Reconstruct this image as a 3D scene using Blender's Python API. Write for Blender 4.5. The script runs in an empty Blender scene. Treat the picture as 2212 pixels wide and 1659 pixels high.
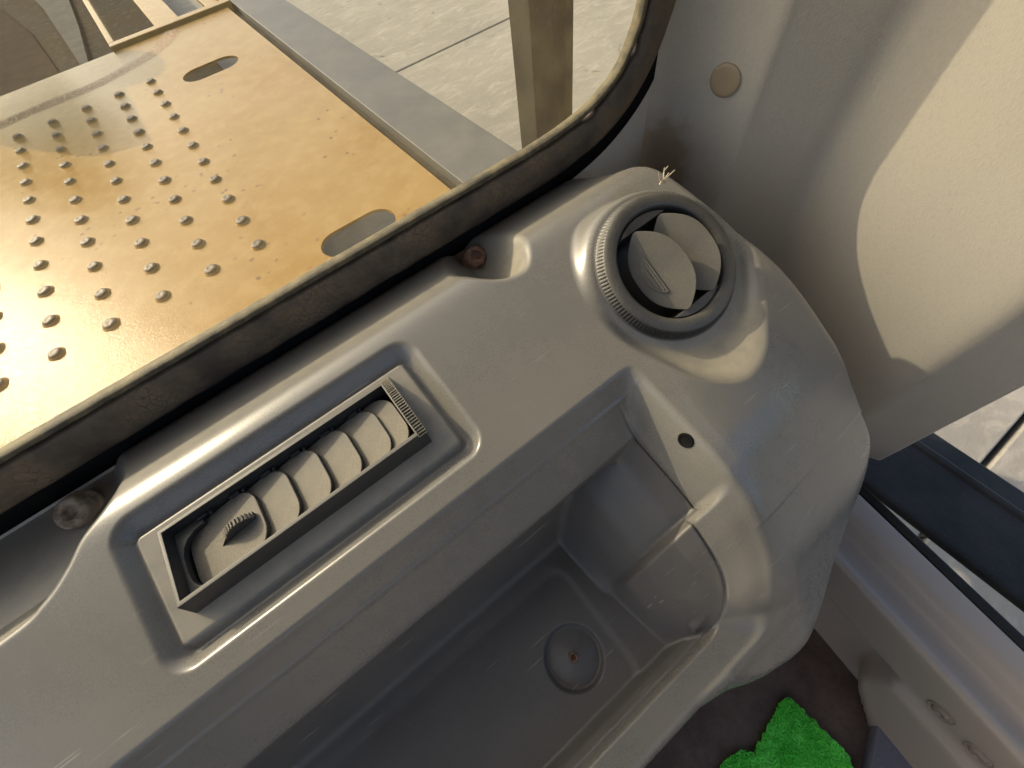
import bpy, bmesh, math, random
import numpy as np
from mathutils import Matrix, Vector, noise
random.seed(7)
rng = np.random.default_rng(7)
S = bpy.context.scene
COL = S.collection
rad = math.radians

# ------------------------------------------------------------------ camera
cam = bpy.data.cameras.new('camera')
cam.sensor_width = 36.0
cam.lens = 36.0 * 900 / 2212
cam.clip_start = 0.005
cam.clip_end = 500
co = bpy.data.objects.new('camera', cam)
COL.objects.link(co)
RX = Vector((0.7868, -0.6066, -0.1137)); RY = Vector((-0.5744, -0.6524, -0.4944)); RZ = Vector((0.2257, 0.4543, -0.8618))
RX.normalize(); RZ = (RZ - RX * RZ.dot(RX)).normalized(); RY = RZ.cross(RX)
M = Matrix((RX, -RY, -RZ)).transposed().to_4x4()
M.translation = (0, 0, 0.30)
co.matrix_world = M
S.camera = co

# ------------------------------------------------------------------ sky, sun, exposure
SUN = Vector((-0.432, 0.744, 0.510)).normalized()
W = bpy.data.worlds.new("World")
S.world = W
W.use_nodes = True
wn = W.node_tree
sky = wn.nodes.new('ShaderNodeTexSky')
sky.sky_type = 'NISHITA'
sky.sun_disc = False
sky.sun_elevation = math.asin(SUN.z)
sky.sun_rotation = math.atan2(SUN.x, SUN.y)
sky.air_density = 1.0
sky.dust_density = 5.0
sky.ozone_density = 1.0
bgn = wn.nodes['Background']
bgn.inputs[1].default_value = 0.15
wn.links.new(sky.outputs[0], bgn.inputs[0])
sl = bpy.data.lights.new('sun', 'SUN')
sl.energy = 2.0
sl.angle = rad(0.5)
sl.color = (1.0, 0.84, 0.62)
so = bpy.data.objects.new('sun', sl)
so.rotation_euler = SUN.to_track_quat('Z', 'Y').to_euler()
so.location = (-2, 3, 3)
COL.objects.link(so)
S.view_settings.view_transform = 'Standard'
S.view_settings.look = 'None'
S.view_settings.exposure = 1.08
S.view_settings.gamma = 1.0
S.cycles.max_bounces = 8
S.cycles.transparent_max_bounces = 12

# ------------------------------------------------------------------ materials
class NT:
    def __init__(s, name):
        s.m = bpy.data.materials.new(name); s.m.use_nodes = True
        s.t = s.m.node_tree; s.n = s.t.nodes
        s.b = s.n['Principled BSDF']; s.out = s.n['Material Output']
        s.tc = s.n.new('ShaderNodeTexCoord').outputs['Object']
    def link(s, a, b): s.t.links.new(a, b)
    def val(s, sock, v):
        if hasattr(v, 'is_output'): s.link(v, sock)
        else: sock.default_value = v
    def mapping(s, scale=(1, 1, 1), rot=(0, 0, 0), loc=(0, 0, 0)):
        n = s.n.new('ShaderNodeMapping'); s.link(s.tc, n.inputs[0])
        n.inputs['Scale'].default_value = scale; n.inputs['Rotation'].default_value = rot; n.inputs['Location'].default_value = loc
        return n.outputs[0]
    def noise(s, scale, detail=3, rough=.55, vec=None, dist=0):
        n = s.n.new('ShaderNodeTexNoise'); s.link(vec or s.tc, n.inputs['Vector'])
        n.inputs['Scale'].default_value = scale; n.inputs['Detail'].default_value = detail
        n.inputs['Roughness'].default_value = rough; n.inputs['Distortion'].default_value = dist
        return n.outputs[0]
    def voro(s, scale, feature='F1', vec=None, out='Distance', rnd=1):
        n = s.n.new('ShaderNodeTexVoronoi'); n.feature = feature; s.link(vec or s.tc, n.inputs['Vector'])
        n.inputs['Scale'].default_value = scale; n.inputs['Randomness'].default_value = rnd
        return n.outputs[out]
    def ramp(s, v, a, b, lo=0.0, hi=1.0):
        n = s.n.new('ShaderNodeMapRange'); n.interpolation_type = 'SMOOTHSTEP'
        s.link(v, n.inputs[0])
        for i, x in enumerate((a, b, lo, hi)): n.inputs[i + 1].default_value = x
        return n.outputs[0]
    def math(s, op, a, b=0.0, clamp=False):
        n = s.n.new('ShaderNodeMath'); n.operation = op; n.use_clamp = clamp
        s.val(n.inputs[0], a); s.val(n.inputs[1], b)
        return n.outputs[0]
    def mix(s, f, a, b):
        n = s.n.new('ShaderNodeMix'); n.data_type = 'RGBA'
        s.val(n.inputs[0], f)
        for k, x in ((6, a), (7, b)):
            if hasattr(x, 'is_output'): s.link(x, n.inputs[k])
            else: n.inputs[k].default_value = (*x, 1)
        return n.outputs[2]
    def attr(s, name):
        n = s.n.new('ShaderNodeAttribute'); n.attribute_name = name
        return n.outputs['Fac']
    def bump(s, h, strength, dist, prev=None):
        n = s.n.new('ShaderNodeBump'); s.link(h, n.inputs['Height'])
        n.inputs['Strength'].default_value = strength; n.inputs['Distance'].default_value = dist
        if prev is not None: s.link(prev, n.inputs['Normal'])
        return n.outputs[0]
    def fin(s, col, rough, normal=None, metal=0.0, spec=0.5):
        if hasattr(col, 'is_output'): s.link(col, s.b.inputs['Base Color'])
        else: s.b.inputs['Base Color'].default_value = (*col, 1)
        s.val(s.b.inputs['Roughness'], rough); s.val(s.b.inputs['Metallic'], metal)
        s.b.inputs['Specular IOR Level'].default_value = spec
        if normal is not None: s.link(normal, s.b.inputs['Normal'])
        return s.m

def plastic(name, base, dust, dust_amt=.35, rough=(.34, .55), grain=1100, grain_d=.00012, use_attr=False, scratches=True, spec=.5, settle_shade=False, smudge=None):
    t = NT(name)
    big = t.noise(9, 4, .6); fine = t.noise(700, 3, .7); mid = t.noise(60, 4, .65)
    f = t.math('ADD', t.math('MULTIPLY', big, .8), t.math('MULTIPLY', mid, .2))
    f = t.ramp(f, .15, .88, 0.15, .9)
    f = t.math('MULTIPLY', f, t.ramp(fine, .3, .7, .55, 1.0))
    f = t.math('MULTIPLY', f, dust_amt)
    if settle_shade:      # dust on upward faces; shade on the sides is painted in as dark base
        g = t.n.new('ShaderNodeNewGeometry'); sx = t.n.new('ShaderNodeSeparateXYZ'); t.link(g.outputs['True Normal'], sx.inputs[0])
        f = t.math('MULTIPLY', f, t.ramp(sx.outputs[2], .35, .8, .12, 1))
    if use_attr: f = t.math('ADD', f, t.math('MULTIPLY', t.attr('dust'), t.ramp(mid, .25, .6, .45, .9)), True)
    col = t.mix(f, base, dust)
    # small pale flecks of dried dirt
    fl = t.ramp(t.voro(260, 'F1'), .10, .03)
    fl = t.math('MULTIPLY', fl, t.ramp(t.noise(24, 2), .44, .62))
    col = t.mix(t.math('MULTIPLY', fl, .4), col, (.44, .405, .33))
    if smudge:
        for (p, rad_, amt, c_) in smudge:
            d = t.n.new('ShaderNodeVectorMath'); d.operation = 'DISTANCE'; t.link(t.tc, d.inputs[0]); d.inputs[1].default_value = p
            mk = t.ramp(t.math('ADD', d.outputs['Value'], t.math('MULTIPLY', t.noise(40, 3), rad_ * .7)), rad_ * 1.35, rad_ * .6)
            th = t.ramp(t.math('ABSOLUTE', t.math('SUBTRACT', t.noise(110, 4, .65, None, 1.2), .5)), .035, .0)
            col = t.mix(t.math('MULTIPLY', t.math('MULTIPLY', mk, th), amt), col, c_)
    r = t.ramp(f, 0, .6, rough[0], rough[1])
    if scratches:
        for k, (rz, sc) in enumerate(((.52, 1), (-.9, .8), (1.9, .7))):
            v = t.mapping((14 * sc, 420 * sc, 60), (0, 0, rz), (k * 3.1, k, 0))
            w = t.noise(1.0, 2, .4, v)
            s_ = t.ramp(w, .715, .765)
            s_ = t.math('MULTIPLY', s_, t.ramp(t.noise(7 + k, 2), .5, .62))
            col = t.mix(t.math('MULTIPLY', s_, .5), col, (.38, .365, .325))
    nb = t.bump(t.noise(grain, 2, .6), .5, grain_d)
    nb = t.bump(mid, .04, .0008, nb)
    return t.fin(col, r, nb, spec=spec)

MAT = {}
MAT['console'] = plastic('console_plastic', (.138, .133, .124), (.30, .272, .215), .34, (.26, .42), use_attr=True, smudge=[((.29, .005, .115), .045, .6, (.34, .32, .28)), ((.20, -.09, .07), .05, .45, (.30, .29, .27))])
MAT['tray'] = plastic('tray_plastic', (.074, .072, .071), (.165, .142, .115), .75, (.36, .6), smudge=[((-.01, -.03, .005), .12, .35, (.06, .055, .055))])
MAT['vent'] = plastic('vent_plastic', (.022, .022, .023), (.27, .25, .205), .6, (.38, .7), scratches=False, settle_shade=True)
MAT['vane'] = plastic('vane_plastic', (.030, .029, .027), (.31, .275, .21), 1.15, (.5, .75), scratches=False, settle_shade=True)
MAT['flap'] = plastic('flap_plastic', (.06, .058, .054), (.25, .225, .17), .75, (.5, .75), scratches=False)
MAT['dark'] = plastic('dark_plastic', (.018, .019, .021), (.10, .09, .075), .25, (.4, .6), scratches=False)

def trim_mat():
    t = NT('pillar_vinyl')
    v = t.mapping((1, 1, .55), (0.5, 0, 0))
    g1 = t.noise(560, 3, .6, v, 1.0)
    g2 = t.voro(800, 'F1', v)
    big = t.noise(5, 4, .6)
    col = t.mix(t.ramp(big, .35, .7, 0, .5), (.375, .35, .305), (.41, .37, .30))
    col = t.mix(t.ramp(g1, .35, .55, .25, 0), col, (.27, .26, .235))
    # brown glue stain where the trim meets the window rubber
    d = t.n.new('ShaderNodeVectorMath'); d.operation = 'DISTANCE'; t.link(t.tc, d.inputs[0]); d.inputs[1].default_value = (-.040, .188, .398)
    st = t.ramp(t.math('ADD', d.outputs['Value'], t.math('MULTIPLY', t.noise(45, 3), .06)), .095, .055)
    col = t.mix(t.math('MULTIPLY', st, .75), col, (.24, .16, .085))
    d2 = t.n.new('ShaderNodeVectorMath'); d2.operation = 'DISTANCE'; t.link(t.mapping((1, 1, .35)), d2.inputs[0]); d2.inputs[1].default_value = (.042, -.240, .155)
    st2 = t.ramp(t.math('ADD', d2.outputs['Value'], t.math('MULTIPLY', t.noise(70, 3), .03)), .055, .02)
    col = t.mix(t.math('MULTIPLY', st2, .6), col, (.24, .16, .07))
    nb = t.bump(t.math('ADD', g1, t.math('MULTIPLY', g2, .6)), .45, .0005)
    return t.fin(col, .55, nb, spec=.35)
MAT['trim'] = trim_mat()
MAT['sill'] = plastic('sill_plastic', (.26, .232, .208), (.33, .28, .235), .4, (.42, .6), 700, .0002)
MAT['button'] = plastic('button_plastic', (.26, .20, .13), (.33, .26, .17), .6, (.5, .7), scratches=False)

def rubber_mat():
    t = NT('cracked_rubber')
    big = t.noise(14, 4, .65); fine = t.noise(260, 3, .6)
    warp = t.noise(30, 3, .6)
    vm = t.n.new('ShaderNodeVectorMath'); vm.operation = 'MULTIPLY_ADD'
    t.link(t.tc, vm.inputs[0]); vm.inputs[1].default_value = (1, 1, 1)
    nz = t.n.new('ShaderNodeTexNoise'); t.link(t.tc, nz.inputs['Vector']); nz.inputs['Scale'].default_value = 60; nz.inputs['Detail'].default_value = 3
    sc = t.n.new('ShaderNodeVectorMath'); sc.operation = 'SCALE'; t.link(nz.outputs['Color'], sc.inputs[0]); sc.inputs['Scale'].default_value = .016
    t.link(sc.outputs[0], vm.inputs[2])
    cr = t.voro(120, 'DISTANCE_TO_EDGE', vm.outputs[0])
    crack = t.math('MULTIPLY', t.ramp(cr, .06, .0), t.ramp(big, .44, .66))
    zz = t.n.new('ShaderNodeSeparateXYZ'); t.link(t.tc, zz.inputs[0])
    dusty = t.math('MULTIPLY', t.ramp(big, .36, .62), t.ramp(fine, .25, .7, .5, 1))
    col = t.mix(t.math('MULTIPLY', dusty, .9), (.050, .041, .033), (.17, .125, .08))
    col = t.mix(t.math('MULTIPLY', crack, .6), col, (.012, .010, .009))
    h = t.math('MULTIPLY', fine, .15)
    return t.fin(col, t.ramp(dusty, 0, 1, .5, .8), t.bump(h, .8, .0012), spec=.35)
MAT['rubber'] = rubber_mat()
def lip_mat():
    t = NT('dusty_rubber_lip')
    n = t.noise(55, 4, .65)
    return t.fin(t.mix(t.ramp(n, .3, .7), (.045, .04, .03), (.13, .11, .065)), .75, t.bump(t.noise(400, 2), .5, .0006), spec=.3)
MAT['lip'] = lip_mat()

def glass_mat():
    t = NT('dusty_glass')
    t.n.remove(t.b)
    tr = t.n.new('ShaderNodeBsdfTransparent'); tr.inputs[0].default_value = (.94, .95, .91, 1)
    df = t.n.new('ShaderNodeBsdfTranslucent'); df.inputs[0].default_value = (.80, .64, .36, 1)
    d2 = t.n.new('ShaderNodeBsdfDiffuse'); d2.inputs[0].default_value = (.62, .56, .44, 1)
    gl = t.n.new('ShaderNodeBsdfGlossy'); gl.inputs['Roughness'].default_value = .03
    ms = t.n.new('ShaderNodeMixShader'); ms.inputs[0].default_value = .45
    t.link(df.outputs[0], ms.inputs[1]); t.link(d2.outputs[0], ms.inputs[2])
    sp = t.n.new('ShaderNodeSeparateXYZ'); t.link(t.tc, sp.inputs[0])
    low = t.ramp(sp.outputs[2], .30, .03, 0, 1)
    speck = t.ramp(t.voro(300, 'F1'), .24, .08)
    speck = t.math('MULTIPLY', speck, t.ramp(t.noise(60, 3), .45, .65))
    n = t.noise(26, 5, .65); n2 = t.noise(300, 2, .6)
    v = t.mapping((90, 90, 9)); st = t.ramp(t.noise(1.0, 3, .5, v), .60, .74)
    d = t.math('ADD', t.math('MULTIPLY', low, .028), .004)
    d = t.math('MULTIPLY', d, t.math('ADD', t.ramp(n, .3, .7, .55, 1.2), t.math('MULTIPLY', n2, .3)))
    d = t.math('ADD', d, t.math('MULTIPLY', speck, .06))
    d = t.math('ADD', d, t.math('MULTIPLY', st, .008), True)
    m1 = t.n.new('ShaderNodeMixShader'); t.link(d, m1.inputs[0]); t.link(tr.outputs[0], m1.inputs[1]); t.link(ms.outputs[0], m1.inputs[2])
    fr = t.n.new('ShaderNodeLayerWeight'); fr.inputs[0].default_value = .5
    m2 = t.n.new('ShaderNodeMixShader'); t.link(t.math('ADD', t.math('MULTIPLY', t.math('POWER', fr.outputs['Facing'], 5.0), .35), .012), m2.inputs[0]); t.link(m1.outputs[0], m2.inputs[1]); t.link(gl.outputs[0], m2.inputs[2])
    t.link(m2.outputs[0], t.out.inputs[0])
    return t.m
MAT['glass'] = glass_mat()

def paint_mat():
    t = NT('tan_paint')
    big = t.noise(2.2, 4, .6); mid = t.noise(16, 4, .65); fine = t.noise(150, 3, .6)
    col = t.mix(t.ramp(big, .35, .65), (.255, .15, .042), (.285, .185, .070))
    col = t.mix(t.ramp(mid, .4, .7, 0, .4), col, (.36, .25, .11))
    sp = t.math('MULTIPLY', t.ramp(t.math('ADD', t.voro(26, 'F1'), t.math('MULTIPLY', t.noise(90, 3), .22)), .32, .20), t.ramp(t.noise(4, 3), .50, .58))
    col = t.mix(t.math('MULTIPLY', sp, .9), col, (.13, .07, .035))
    ch = t.math('MULTIPLY', t.ramp(t.noise(34, 5, .7), .62, .67), t.ramp(t.noise(3.1, 2), .48, .58))
    col = t.mix(ch, col, (.20, .11, .05))
    return t.fin(col, t.ramp(mid, .3, .7, .13, .20), t.bump(t.math('ADD', fine, t.noise(420, 3)), .22, .0022), spec=.06)
MAT['paint'] = paint_mat()
def worn_mat():
    t = NT('worn_bump_steel')
    n = t.noise(150, 3, .6)
    return t.fin(t.mix(t.ramp(n, .3, .7), (.055, .043, .032), (.13, .095, .06)), .5, t.bump(n, .6, .003), spec=.3)
MAT['worn'] = worn_mat()
def grey_steel(name, a, b, rough=.55, spec=.25):
    t = NT(name)
    n = t.noise(6, 5, .65); f = t.noise(130, 3, .6)
    col = t.mix(t.ramp(n, .3, .7), a, b)
    col = t.mix(t.ramp(f, .6, .75, 0, .25), col, tuple(min(1, x * 2.2) for x in b))
    return t.fin(col, rough, t.bump(f, .3, .0015), spec=spec)
MAT['beam'] = grey_steel('grey_beam_steel', (.075, .078, .078), (.105, .105, .10))
MAT['beamside'] = grey_steel('dark_edge_steel', (.030, .029, .026), (.05, .047, .04), .8, .08)
MAT['post'] = grey_steel('post_steel', (.016, .018, .017), (.030, .031, .028), .7, .08)
MAT['black'] = grey_steel('black_steel', (.012, .014, .015), (.026, .027, .027), .4, .14)
MAT['strip'] = grey_steel('pale_strip', (.06, .06, .057), (.085, .084, .076), .9, .05)
def deep_mat():  # dirty steel, with the boom shadow over it painted in as dark colour
    t = NT('dirty_steel_painted_shade')
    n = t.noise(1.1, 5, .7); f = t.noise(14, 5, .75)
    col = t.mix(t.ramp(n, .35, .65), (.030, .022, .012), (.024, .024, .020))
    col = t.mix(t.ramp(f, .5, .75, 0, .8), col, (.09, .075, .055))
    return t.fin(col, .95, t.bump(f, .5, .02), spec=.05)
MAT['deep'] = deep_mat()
MAT['brown'] = grey_steel('brown_dirt_painted_shade', (.016, .011, .009), (.028, .020, .015), .95, .03)  # dirty brown plate, darkened in colour to stand for the shade on it
MAT['screw'] = grey_steel('dull_screw_steel', (.14, .12, .105), (.26, .22, .19), .45, .4)
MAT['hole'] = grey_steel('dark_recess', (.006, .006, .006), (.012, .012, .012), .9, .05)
def rust_mat():
    t = NT('rusty_steel')
    n = t.noise(170, 4, .7)
    return t.fin(t.mix(t.ramp(n, .35, .65), (.13, .062, .040), (.26, .16, .11)), .75, t.bump(n, .7, .0012), spec=.3)
MAT['rust'] = rust_mat()
def bolt_mat():
    t = NT('dusty_bolt')
    n = t.noise(75, 3, .6)
    return t.fin(t.mix(t.ramp(n, .38, .6), (.16, .12, .085), (.34, .28, .215)), .7, t.bump(n, .6, .0012), spec=.3)
MAT['bolt'] = bolt_mat()
def concrete_mat():
    t = NT('pale_concrete')
    n = t.noise(1.2, 6, .7); f = t.noise(18, 5, .75); st = t.noise(4.5, 8, .74, t.mapping((1, 2.2, 1), (0, 0, .3)), .7)
    col = t.mix(t.ramp(n, .3, .7), (.22, .205, .17), (.28, .26, .215))
    col = t.mix(t.ramp(st, .46, .70, 0, .6), col, (.40, .365, .29))
    col = t.mix(t.ramp(f, .55, .85, 0, .35), col, (.20, .187, .155))
    col = t.mix(t.math('MULTIPLY', t.ramp(t.noise(2.3, 5, .7, None, 1.5), .62, .70), .7), col, (.075, .072, .066))
    return t.fin(col, .85, t.bump(f, .4, .01), spec=.2)
MAT['concrete'] = concrete_mat()
def floor_mat():
    t = NT('brown_floor_paint')
    n = t.noise(12, 5, .7)
    return t.fin(t.mix(t.ramp(n, .35, .7), (.055, .032, .027), (.12, .085, .07)), .55, t.bump(t.noise(90, 4), .5, .002))
MAT['floor'] = floor_mat()
def green_mat():
    t = NT('green_vinyl_loop')
    n = t.noise(45, 3)
    return t.fin(t.mix(t.ramp(n, .3, .7), (.07, .68, .05), (.16, .90, .13)), .4, None, spec=.5)
MAT['green'] = green_mat()
MAT['blue'] = grey_steel('blue_grey_plastic', (.11, .12, .17), (.14, .15, .20), .5)
def straw_mat():
    t = NT('dry_straw')
    return t.fin(t.mix(t.noise(300), (.42, .34, .22), (.58, .50, .38)), .8)
MAT['straw'] = straw_mat()
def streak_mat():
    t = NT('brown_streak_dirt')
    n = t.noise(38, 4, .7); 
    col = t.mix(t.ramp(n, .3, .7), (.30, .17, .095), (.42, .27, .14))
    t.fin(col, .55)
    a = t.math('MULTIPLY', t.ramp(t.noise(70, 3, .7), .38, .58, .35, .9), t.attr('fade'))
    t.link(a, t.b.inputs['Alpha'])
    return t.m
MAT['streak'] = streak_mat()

# ------------------------------------------------------------------ helpers
def link(o, parent=None):
    COL.objects.link(o)
    if parent is not None: o.parent = parent
    return o
def obj(name, verts, faces, mat, parent=None, smooth=True):
    me = bpy.data.meshes.new(name)
    me.from_pydata([tuple(v) for v in verts], [], [tuple(f) for f in faces])
    me.update()
    if mat: me.materials.append(MAT[mat])
    if smooth: me.polygons.foreach_set('use_smooth', [True] * len(me.polygons))
    return link(bpy.data.objects.new(name, me), parent)
def bobj(name, bm, mat, parent=None, smooth=False, bevel=0, seg=2):
    bmesh.ops.recalc_face_normals(bm, faces=bm.faces[:])
    me = bpy.data.meshes.new(name); bm.to_mesh(me); bm.free()
    if mat: me.materials.append(MAT[mat])
    if smooth: me.polygons.foreach_set('use_smooth', [True] * len(me.polygons))
    o = link(bpy.data.objects.new(name, me), parent)
    if bevel:
        m = o.modifiers.new('bevel', 'BEVEL'); m.width = bevel; m.segments = seg; m.limit_method = 'ANGLE'; m.angle_limit = rad(35)
        me.polygons.foreach_set('use_smooth', [True] * len(me.polygons))
        try:
            w = o.modifiers.new('wn', 'WEIGHTED_NORMAL'); w.keep_sharp = False
        except Exception: pass
    return o
def empty(name, loc=(0, 0, 0)):
    o = bpy.data.objects.new(name, None); o.location = loc; o.empty_display_size = .05
    return link(o)
def tag(o, label=None, cat=None, group=None, kind=None):
    if label: o['label'] = label
    if cat: o['category'] = cat
    if group: o['group'] = group
    if kind: o['kind'] = kind
    return o
def box(bm, x0, x1, y0, y1, z0, z1, mtx=None):
    vs = [bm.verts.new((x, y, z)) for z in (z0, z1) for y in (y0, y1) for x in (x0, x1)]
    for f in ((0, 2, 3, 1), (4, 5, 7, 6), (0, 1, 5, 4), (2, 6, 7, 3), (0, 4, 6, 2), (1, 3, 7, 5)):
        bm.faces.new([vs[i] for i in f])
    if mtx is not None:
        for v in vs: v.co = mtx @ v.co
    return vs
def prism(bm, pts, z0, z1, mtx=None):
    a = [bm.verts.new((p[0], p[1], z0)) for p in pts]; b = [bm.verts.new((p[0], p[1], z1)) for p in pts]
    n = len(pts)
    bm.faces.new(a[::-1]); bm.faces.new(b)
    for i in range(n): bm.faces.new((a[i], a[(i + 1) % n], b[(i + 1) % n], b[i]))
    if mtx is not None:
        for v in a + b: v.co = mtx @ v.co
def lathe(profile, seg, fn=None):
    """rings of (r, h) about Z"""
    V = []; F = []
    n = len(profile)
    for j in range(seg):
        a = 2 * math.pi * j / seg
        for i, (r, h) in enumerate(profile):
            rr = fn(i, a, r) if fn else r
            V.append((rr * math.cos(a), rr * math.sin(a), h))
    for j in range(seg):
        k = (j + 1) % seg
        for i in range(n - 1):
            F.append((j * n + i, k * n + i, k * n + i + 1, j * n + i + 1))
    return V, F
def catmull(P, m=8):
    P = [np.array(p, float) for p in P]; out = []
    for i in range(len(P) - 1):
        p0 = P[max(i - 1, 0)]; p1 = P[i]; p2 = P[i + 1]; p3 = P[min(i + 2, len(P) - 1)]
        for k in range(m):
            t = k / m
            out.append(.5 * ((2 * p1) + (-p0 + p2) * t + (2 * p0 - 5 * p1 + 4 * p2 - p3) * t * t + (-p0 + 3 * p1 - 3 * p2 + p3) * t ** 3))
    out.append(P[-1])
    return out
def sstep(x, a=0., b=1.):
    t = np.clip((x - a) / (b - a), 0, 1); return t * t * (3 - 2 * t)
def sinterp(x, xk, yk, w=.004):
    r = np.zeros_like(x); ks = np.linspace(-1, 1, 9); ww = np.cos(ks * math.pi / 2) + .05; ww /= ww.sum()
    for k, q in zip(ks, ww): r += q * np.interp(x + k * w, xk, yk)
    return r
def smin(a, b, k):
    h = np.clip(.5 + .5 * (b - a) / k, 0, 1); return b * (1 - h) + a * h - k * h * (1 - h)
def smax(a, b, k): return -smin(-a, -b, k)
def sdf_poly(X, Y, P):
    P = np.array(P, float); d = np.full(X.shape, 1e9); s = np.ones(X.shape)
    n = len(P)
    for i in range(n):
        a = P[i]; b = P[i - 1]
        ex, ey = b - a
        wx = X - a[0]; wy = Y - a[1]
        t = np.clip((wx * ex + wy * ey) / (ex * ex + ey * ey), 0, 1)
        bx = wx - ex * t; by = wy - ey * t
        d = np.minimum(d, bx * bx + by * by)
        c1 = Y >= a[1]; c2 = Y < b[1]; c3 = ex * wy > ey * wx
        flip = (c1 & c2 & c3) | (~c1 & ~c2 & ~c3)
        s = np.where(flip, -s, s)
    return s * np.sqrt(d)
def sdf_rbox(X, Y, x0, x1, y0, y1, r):
    cx, cy = (x0 + x1) / 2, (y0 + y1) / 2
    qx = np.abs(X - cx) - (x1 - x0) / 2 + r; qy = np.abs(Y - cy) - (y1 - y0) / 2 + r
    return np.hypot(np.maximum(qx, 0), np.maximum(qy, 0)) + np.minimum(np.maximum(qx, qy), 0) - r

# ------------------------------------------------------------------ setting: ground, cab shell
ground = empty('ground', (0, 0, -1.5)); tag(ground, kind='structure')
bm = bmesh.new(); box(bm, -120, 120, -120, 120, -.30, -.12)
bobj('ground_base', bm, 'beamside', ground)
def slab(x0, x1, y0, y1):
    bm = bmesh.new(); box(bm, x0, x1, y0, y1, -.12, 0)
    return bobj('concrete_slab', bm, 'concrete', ground, bevel=.01)
xs = [-120, -60, -4.6, 1.27, 7.2, 60, 120]; ys = [-120, -60, -6, -.6, 4.35, 9.8, 60, 120]
for i in range(len(xs) - 1):
    for j in range(len(ys) - 1):
        slab(xs[i] + (.012 if i else 0), xs[i + 1] - .012, ys[j] + .012, ys[j + 1] - .012)
# the joint in the picture lies at y 4.35; keep the slab beside the machine whole along x
for o in list(ground.children):
    pass

bm = bmesh.new(); box(bm, -1.2, .46, -1.4, .385, -.635, -.605)
tag(bobj('floor', bm, 'floor'), kind='structure')

cab = empty('cab_shell', (0, 0, -.5))
tag(cab, 'grey cab roof, front bulkhead and posts round the driver place', 'cab')
bm = bmesh.new(); box(bm, -1.25, .62, -1.45, .42, 1.62, 1.68); bobj('roof_panel', bm, 'trim', cab, bevel=.01)
bm = bmesh.new(); box(bm, -1.25, -1.20, -1.28, .30, 0, .42); bobj('side_wall', bm, 'sill', cab, bevel=.01)
bm = bmesh.new(); box(bm, -1.25, .47, .356, .385, .0, .495); bobj('front_bulkhead', bm, 'sill', cab)
bm = bmesh.new(); box(bm, -1.25, .47, .365, .385, 1.39, 1.62); bobj('front_header', bm, 'trim', cab)
bm = bmesh.new(); box(bm, -1.25, .62, -1.45, -1.40, 0, 1.0); bobj('rear_wall', bm, 'trim', cab)
bm = bmesh.new(); box(bm, .50, .58, -1.40, -1.28, 0, 1.62); bobj('rear_post', bm, 'trim', cab, bevel=.02)
bm = bmesh.new(); box(bm, -1.25, -1.17, -1.40, -1.28, 0, 1.62); bobj('rear_post', bm, 'trim', cab, bevel=.02)
bm = bmesh.new(); box(bm, -1.25, -1.17, .30, .385, 0, 1.62); bobj('front_post', bm, 'trim', cab, bevel=.02)

# ------------------------------------------------------------------ dashboard console
cons = empty('dashboard_console', (0, 0, -.17))
tag(cons, 'grey moulded dashboard console with a slatted vent, a round vent and an open tray', 'dashboard')
ZO = .17   # parts are children of the empty, so lift their coordinates
def lift(V): return [(v[0], v[1], v[2] + ZO) for v in V]

RC = np.array((.2725, .1615, .003)); RN = np.array((-.02, -.55, 1.)); RN /= np.linalg.norm(RN)
RU = np.array((1, 0, .02)); RU /= np.linalg.norm(RU); RV = np.cross(RN, RU)

yk = np.array([-.22, -.16, -.135, -.115, -.098, -.08, -.055, -.03, 0, .02, .05, .10, .19, .24, .252, .260, .267, .275, .288, .305, .325, .345, .36])
zk = np.array([-.240, -.212, -.194, -.166, -.138, -.116, -.091, -.0685, -.0475, -.0395, -.032, -.0207, 0, .0112, .0137, .0148, .0147, .0132, .0085, .0008, -.0080, -.0160, -.030])
def base_profile(y):
    # smooth the knots by a short moving average of the linear interpolant
    r = np.zeros_like(y)
    ks = np.linspace(-.009, .009, 13); w = np.cos(ks / .009 * math.pi / 2) + .05; w /= w.sum()
    for k, ww in zip(ks, w): r += ww * np.interp(y + k, yk, zk)
    return r
OUT = [(.300, .40), (.320, .310), (.345, .285), (.356, .246), (.360, .205), (.361, .174), (.363, .140), (.378, .086), (.400, .020), (.415, -.030), (.408, -.070), (.375, -.098), (.325, -.119),
       (.226, -.152), (.170, -.162), (.130, -.154), (.100, -.143), (.078, -.131), (.05, -.1225), (-.8, -.1225), (-.8, .40)]
_o = catmull([(p[0] + .006 * float(np.clip((p[0] - .05) / .12, 0, 1)), p[1]) for p in OUT[:-2]], 6); OUTS = [tuple(p) for p in _o] + [(-.8, -.1225), (-.8, .40)]
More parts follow.
